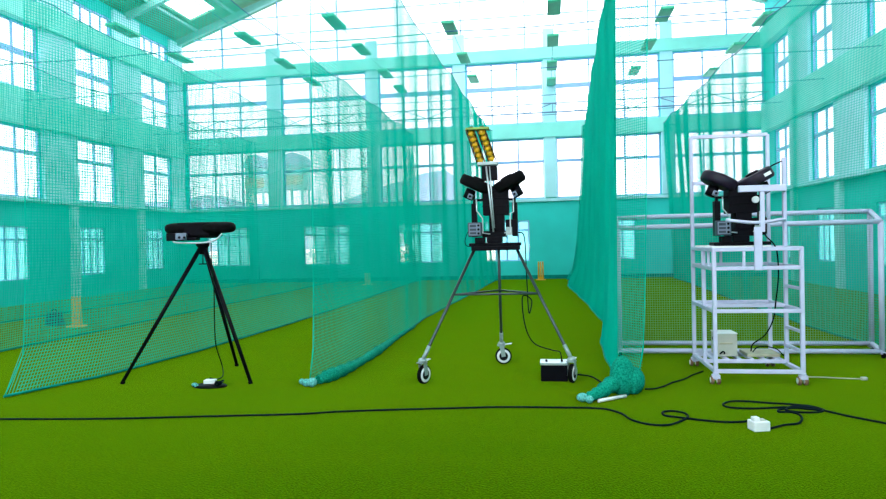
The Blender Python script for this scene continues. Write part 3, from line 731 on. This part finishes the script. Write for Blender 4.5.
cord('power_cord', bm, [W92(211, 243, TY-.05), W92(211.5, 262, TY-.1), W92(214, 290, TY-.15), W92(214.5, 318, TY-.2), W92(216, 345, TY-.25), fl(222, 371)+Vector((0, .0, .08)), fl(223, 377)+Vector((0, 0, .02)), fl(217, 381)+Vector((0, 0, .02)), fl(210, 383)+Vector((0, 0, .055))], .0065, M_CORDG)
ad = fl(207, 388)
ao = empty('power_adapter', ad); tag(ao, 'black flat power adapter with a white box on top, lying between the tripod\'s legs', 'adapter')
R_ = Matrix.Rotation(.12, 3, 'Z')
MB().lathe(ad+Vector((0, .06, 0)), (0, 0, 1), [(0, .10), (.012, .11), (.028, .10), (.034, .06)], 24).build('base', M_BLACK, ao)
for v in ao.children: v.scale = (1.75, 1.0, .8)
MB().box(ad+Vector((-.06, .03, .032)), ad+Vector((.06, .11, .075)), R_).build('white_box', M_WHITEP, ao, .008)
mb = MB()
for j in range(3):
    pts = [ad+Vector((.10+.035*math.cos(t)+.01*j, .05+.05*math.sin(t), .035+.012*j+.008*math.sin(2*t))) for t in np.linspace(0, 2*PI, 18)]
    mb.tube(pts, .006, 6)
mb.build('cord_loops', M_CORD, ao)
mb = MB(); mb.ball(ad+Vector((-.17, .05, .022)), .024, sc=(1.3, 1, .8)).ball(ad+Vector((-.12, .0, .022)), .022); mb.build('plug', M_KNOT, ao)

# ------------------------------------------------------------------ white trolley
TX0, TX1 = 1.66, 2.44
YF, YM, YB = 6.78, 7.22, 7.95
f0 = fl(719, 378, .12); f1 = fl(803, 379, .12)
TX0, TX1 = aY(715.5, 360, YF).x, aY(803, 360, YF).x
YM = aX(704, 300, TX0).y; YB = aX(694, 300, TX0).y
YB = (YB + aX(769, 300, TX1).y)/2
tr = empty('trolley', ((TX0+TX1)/2, (YF+YB)/2, 0)); tag(tr, 'tall white tubular trolley on castors with open shelves and a ladder side', 'trolley')
def zf(py): return aY(760, py, YF).z
ZT, ZL, ZM, ZB = zf(249), zf(268), zf(311), zf(371.5)
ZTALL = aY(730, 136, YB).z; ZMID = aX(782, 158, TX1).z
T = .038
def post(x, y, z0, z1, nm='post'): return MB().bar((x, y, z0), (x, y, z1), T, T).build(nm, M_WHITE, tr, .006)
def rail(p0, p1, nm='rail', w=T): return MB().bar(p0, p1, w, w).build(nm, M_WHITE, tr, .005)
for x in (TX0, TX1):
    post(x, YF, ZB-.01, ZT+.015); post(x, YB, ZB-.01, ZTALL)
post(TX0, YM, ZB, ZT); post(TX1, YM, ZB, ZMID)
rail((TX0, YB, ZTALL), (TX1, YB, ZTALL)); rail((TX0, YB, aY(700, 183.5, YB).z), (TX1, YB, aY(700, 183.5, YB).z))
for z in (ZT, ZL, ZM, ZB):
    rail((TX0, YF, z), (TX1, YF, z)); rail((TX0, YB, z), (TX1, YB, z))
    rail((TX0, YF, z), (TX0, YB, z)); rail((TX1, YF, z), (TX1, YB, z))
rail((TX0, YM, ZM+.01), (TX1, YM, ZM+.01)); rail((TX0, YM, ZB+.02), (TX1, YM, ZB+.02)); rail((TX0, YM, ZT), (TX1, YM, ZT))
for k, py in enumerate((285, 325, 343)):
    z = aX(783, py, TX1).z
    rail((TX1, YM, z), (TX1, YF, z), 'rung', .03)
for x, y in ((TX0+.28, YF+.0), (TX0+.30, YB), (TX1-.10, YB), (TX0, (YF+YM)/2)): MB().bar((x, y, ZL), (x, y, ZT), .026, .026).build('strut', M_WHITE, tr, .004)
for k in range(6):
    x = TX0+.10+k*(TX1-TX0-.16)/5.2
    MB().box((x-.02, YM, ZB+.02), (x+.02, YB, ZB+.045)).build('slat', M_WHITE, tr, .003)
for k in range(4):
    y = YF+.10+k*(YB-YF-.2)/3.2
    MB().box((TX0, y-.035, ZT+.018), (TX1-.25, y+.035, ZT+.034)).build('deck_board', M_WHITEP, tr, .004)
# steadying arm that reaches from the ladder side across the deck
YA = YF-.03
pa = lambda px, py, Y=YF-.02: aY(px, py, Y)
MB().box((pa(750, 0).x, YA-.012, ZL-.02), (pa(758, 0).x, YA+.012, pa(0+755, 227).z)).build('arm_post', M_WHITE, tr, .004)
MB().box((pa(756.5, 0).x, YA-.010, pa(758, 232).z), (pa(761, 0).x, YA+.014, pa(758, 189).z)).build('arm_post', M_WHITE, tr, .004)
MB().box((pa(735, 0).x, YA-.02, pa(750, 192).z), (TX1-.01 if False else pa(782, 0, YF).x, YA+.02, pa(750, 185.5).z)).build('arm_bar', M_WHITE, tr, .005)
MB().bar((pa(781, 0, YF).x-.01, YA, pa(750, 188.5).z), (TX1, YM, pa(750, 188.5).z), .03, .05).build('arm_bar', M_WHITE, tr, .005)
cp = [pa(726, 220), pa(740, 221.5), pa(752, 222.5), pa(765, 222), pa(781, 219.5)]
MB().tube(smooth_path(cp+[Vector((TX1, YM, cp[-1].z))], 5), .016, 8).build('arm_brace', M_WHITE, tr)
for x, y in ((TX0, YF), (TX1, YF), (TX0, YB), (TX1, YB)):
    cs = MB().lathe((x, y, ZB-.01), (0, 0, -1), [(0, .026), (.018, .028), (.03, .02)], 14); cs.box((x-.036, y-.008, .05), (x+.036, y+.012, .095)); cs.box((x-.03, y-.02, .06), (x+.04, y+.05, .10))
    c_ = cs.build('castor_fork', M_WHITE, tr, .004)
    for s_ in (-.03, .03):
        w = MB().lathe((x+s_, y+.02, .043), (1, 0, 0), [(-.016, .020), (-.015, .038), (-.010, .043), (.010, .043), (.015, .038), (.016, .020)], 20).build('castor_wheel', M_TREAD, tr)
        MB().lathe((x+s_, y+.02, .043), (1, 0, 0), [(-.019, .008), (-.018, .028), (.018, .028), (.019, .008)], 16).build('rim', M_WHITEP, w)
mq = aY(740, 242.5, YF+.33)
tmach = machine((mq.x, YF+.33, ZT+.036), 'black two-wheel bowling machine on the white trolley, with a white dial', dial=True)
# things on the trolley's lowest shelf
zb = ZB+.047
bx0, bx1 = aY(717, 345, YM+.12).x, aY(737.5, 345, YM+.12).x
pb = empty('power_unit', ((bx0+bx1)/2, YM+.3, zb)); tag(pb, 'cream metal power unit box on the trolley\'s lowest shelf', 'power unit')
hb = aY(727, 334, YM+.12).z
cs_ = MB().box((bx0, YM+.12, zb), (bx1, YB-.12, hb)).build('case', M_CREAM, pb, .006)
MB().box((bx0-.004, YM+.115, hb), (bx1+.004, YB-.115, hb+.008)).build('lid', M_WHITEP, pb)
MB().box((bx0+.03, YM+.114, zb+.13), (bx1-.05, YM+.121, zb+.15)).build('label_strip', M_BEIGE, cs_)
hd = MB().tube(smooth_path([(bx0+.03, YM+.115, zb+.03), (bx0+.035, YM+.08, zb+.05), (bx0+.05, YM+.075, zb+.06), (bx0+.065, YM+.08, zb+.05), (bx0+.07, YM+.115, zb+.03)], 4), .008, 8).build('handle', M_BLACK, pb)
MB().lathe((bx0, YM+.28, hb-.07), (-1, 0, 0), [(0, .02), (.008, .018)], 14).build('socket', M_BLACK, pb)
q0, q1 = aY(746, 355, YM+.15).x, aY(779, 355, YM+.15).x
tag(MB().box((q0, YM+.10, zb), (q1, YB-.1, zb+.035)).build('board', M_BEIGE, None, .005), 'flat beige board beside the cream box on the trolley\'s lowest shelf', 'board')
mz = ZT+.036
cord('power_cord', tmach, [(mq.x+.22, YF+.25, mz+.16), aY(766, 236, YF+.25), aY(773, 243, YF+.22), aY(777, 252, YF+.2), aY(778.5, 275, YF+.2), aY(776, 300, YF+.25), aY(773, 320, YF+.35), aY(765, 335, YF+.45), aY(753, 344, YF+.55), Vector((aY(751, 352, YM+.2).x, YM+.2, zb+.045))], .007)
cord('electric_cable', 'short dark cable arching over the beige board', [Vector((q0+.07, YM+.16, zb+.042)), Vector((q0+.12, YM+.17, zb+.09)), Vector((q0+.20, YM+.17, zb+.10)), Vector((q1-.03, YM+.13, zb+.08)), Vector((q1+.02, YM+.07, zb+.02))], .006)

# ------------------------------------------------------------------ white practice screen on castors
YG0, YG1 = 8.30, 8.75
gx0 = aY(619, 290, YG0).x; gx1 = aY(881.5, 290, YG0).x
hx0 = aY(617, 290, YG1).x; hx1 = aY(871, 290, YG1).x
z0 = .14; zf_ = 1.60; zr_ = 1.735
sc = empty('practice_screen', ((gx0+gx1)/2, (YG0+YG1)/2, 0)); tag(sc, 'wide white tubular practice screen with a fine net behind the trolley', 'practice screen')
RP = .030
def gt(p0, p1, nm): return MB().tube([p0, p1], RP, 12).build(nm, M_WHITE, sc)
zg0 = fl(750, 354).z+.05
gt((gx0, YG0, zf_), (gx1, YG0, zf_), 'top_bar'); gt((hx0, YG1, zr_), (hx1, YG1, zr_), 'top_bar')
gt((gx0, YG0, .075), (gx1, YG0, .075), 'bottom_bar'); gt((hx0, YG1, .10), (hx1, YG1, .10), 'bottom_bar')
for x in (gx0, gx1): gt((x, YG0, .07), (x, YG0, zf_), 'post')
for x in (hx0, hx1): gt((x, YG1, .07), (x, YG1, zr_), 'post')
for xa, xb in ((gx0, hx0), (gx1, hx1)):
    gt((xa, YG0, zf_), (xb, YG1, zr_), 'side_bar'); gt((xa, YG0, .075), (xb, YG1, .10), 'side_bar')
for x, y in ((gx0, YG0), (gx1, YG0), (hx0, YG1), (hx1, YG1)):
    MB().box((x-.03, y-.05, .05), (x+.03, y+.05, .075)).build('castor_fork', M_WHITE, sc, .004)
    w = MB().lathe((x, y-.03, .036), (1, 0, 0), [(-.016, .015), (-.015, .03), (-.01, .036), (.01, .036), (.015, .03), (.016, .015)], 18).build('castor_wheel', M_RUBBER, sc)
xs = np.arange(hx0+.02, hx1, .030); zs = np.arange(.10, zr_, .030)
ym = lambda z: YG1-.035
PV = np.stack([np.stack([np.full(6, x), YG1-.035+.01*np.sin(np.linspace(0, 9, 6)+x*7), np.linspace(.10, zr_, 6)], -1) for x in xs])
xh = np.linspace(hx0, hx1, 40)
PH = np.stack([np.stack([xh, YG1-.035+.012*np.sin(xh*7+z_*3), np.full(40, z_)], -1) for z_ in zs])
strand_mesh('netting', [(PV, 'v'), (PH, 'h')], None, .0017, M_WNET, sc)

# ------------------------------------------------------------------ stumps and kit box
def stumps(p, h, label):
    p = Vector(p); t = empty('stump_set', p); tag(t, label, 'stumps', 'yellow plastic stumps')
    MB().box(p+Vector((-.17, -.08, 0)), p+Vector((.17, .08, .035))).build('base', M_YEL, t, .01)
    MB().prism([(p.x-.10, p.z+.035), (p.x+.10, p.z+.035), (p.x+.07, p.z+.12), (p.x-.07, p.z+.12)], p.y-.04, p.y+.04).build('riser', M_YEL, t)
    for x in (-.075, 0, .075):
        MB().lathe(p+Vector((x, 0, .03)), (0, 0, 1), [(0, .034), (h*.5, .029), (h-.06, .026), (h-.05, .018), (h-.04, .026), (h-.03, .024)], 14).build('stump', M_YEL, t)
stumps((fl(541, 280).x, 23.2, 0), .66, 'yellow stumps at the far end of the lane behind the wheeled stand')
stumps(fl(77, 327), .58, 'yellow stumps beside the dark kit box, seen through the left net')
stumps((fl(368, 285).x, 21.8, 0), .42, 'small yellow stumps far behind the net tied to the hem roll')
kp = fl(55, 325.5)
kb = empty('kit_box', kp); tag(kb, 'dark kit box on the turf beside yellow stumps behind the left net', 'box')
mb = MB(); mb.add([kp+Vector(v) for v in ((-.16, -.11, 0), (.16, -.11, 0), (.16, .11, 0), (-.16, .11, 0), (-.11, -.08, .25), (.10, -.08, .25), (.10, .08, .25), (-.11, .08, .25))], [(0,3,2,1),(4,5,6,7),(0,1,5,4),(1,2,6,5),(2,3,7,6),(3,0,4,7)])
mb.build('body', M_DARKPANEL, kb, .02)
MB().box(kp+Vector((-.115, -.085, .25)), kp+Vector((.105, .085, .275))).build('lid', M_DARKPANEL, kb, .01)
MB().tube(smooth_path([kp+Vector((-.05, 0, .27)), kp+Vector((-.04, 0, .31)), kp+Vector((.03, 0, .31)), kp+Vector((.04, 0, .27))], 5), .01, 8).build('handle', M_BLACK, kb)

# ------------------------------------------------------------------ light: bright overcast sky through the glazing
w = bpy.data.worlds.new('World'); S.world = w; w.use_nodes = True
bg = w.node_tree.nodes['Background']; bg.inputs['Color'].default_value = (.93, .95, 1.0, 1); bg.inputs['Strength'].default_value = 3.0
S.view_settings.view_transform = 'Standard'; S.view_settings.look = 'None'; S.view_settings.gamma = 1; S.view_settings.exposure = 1.3
S.cycles.transparent_max_bounces = 24
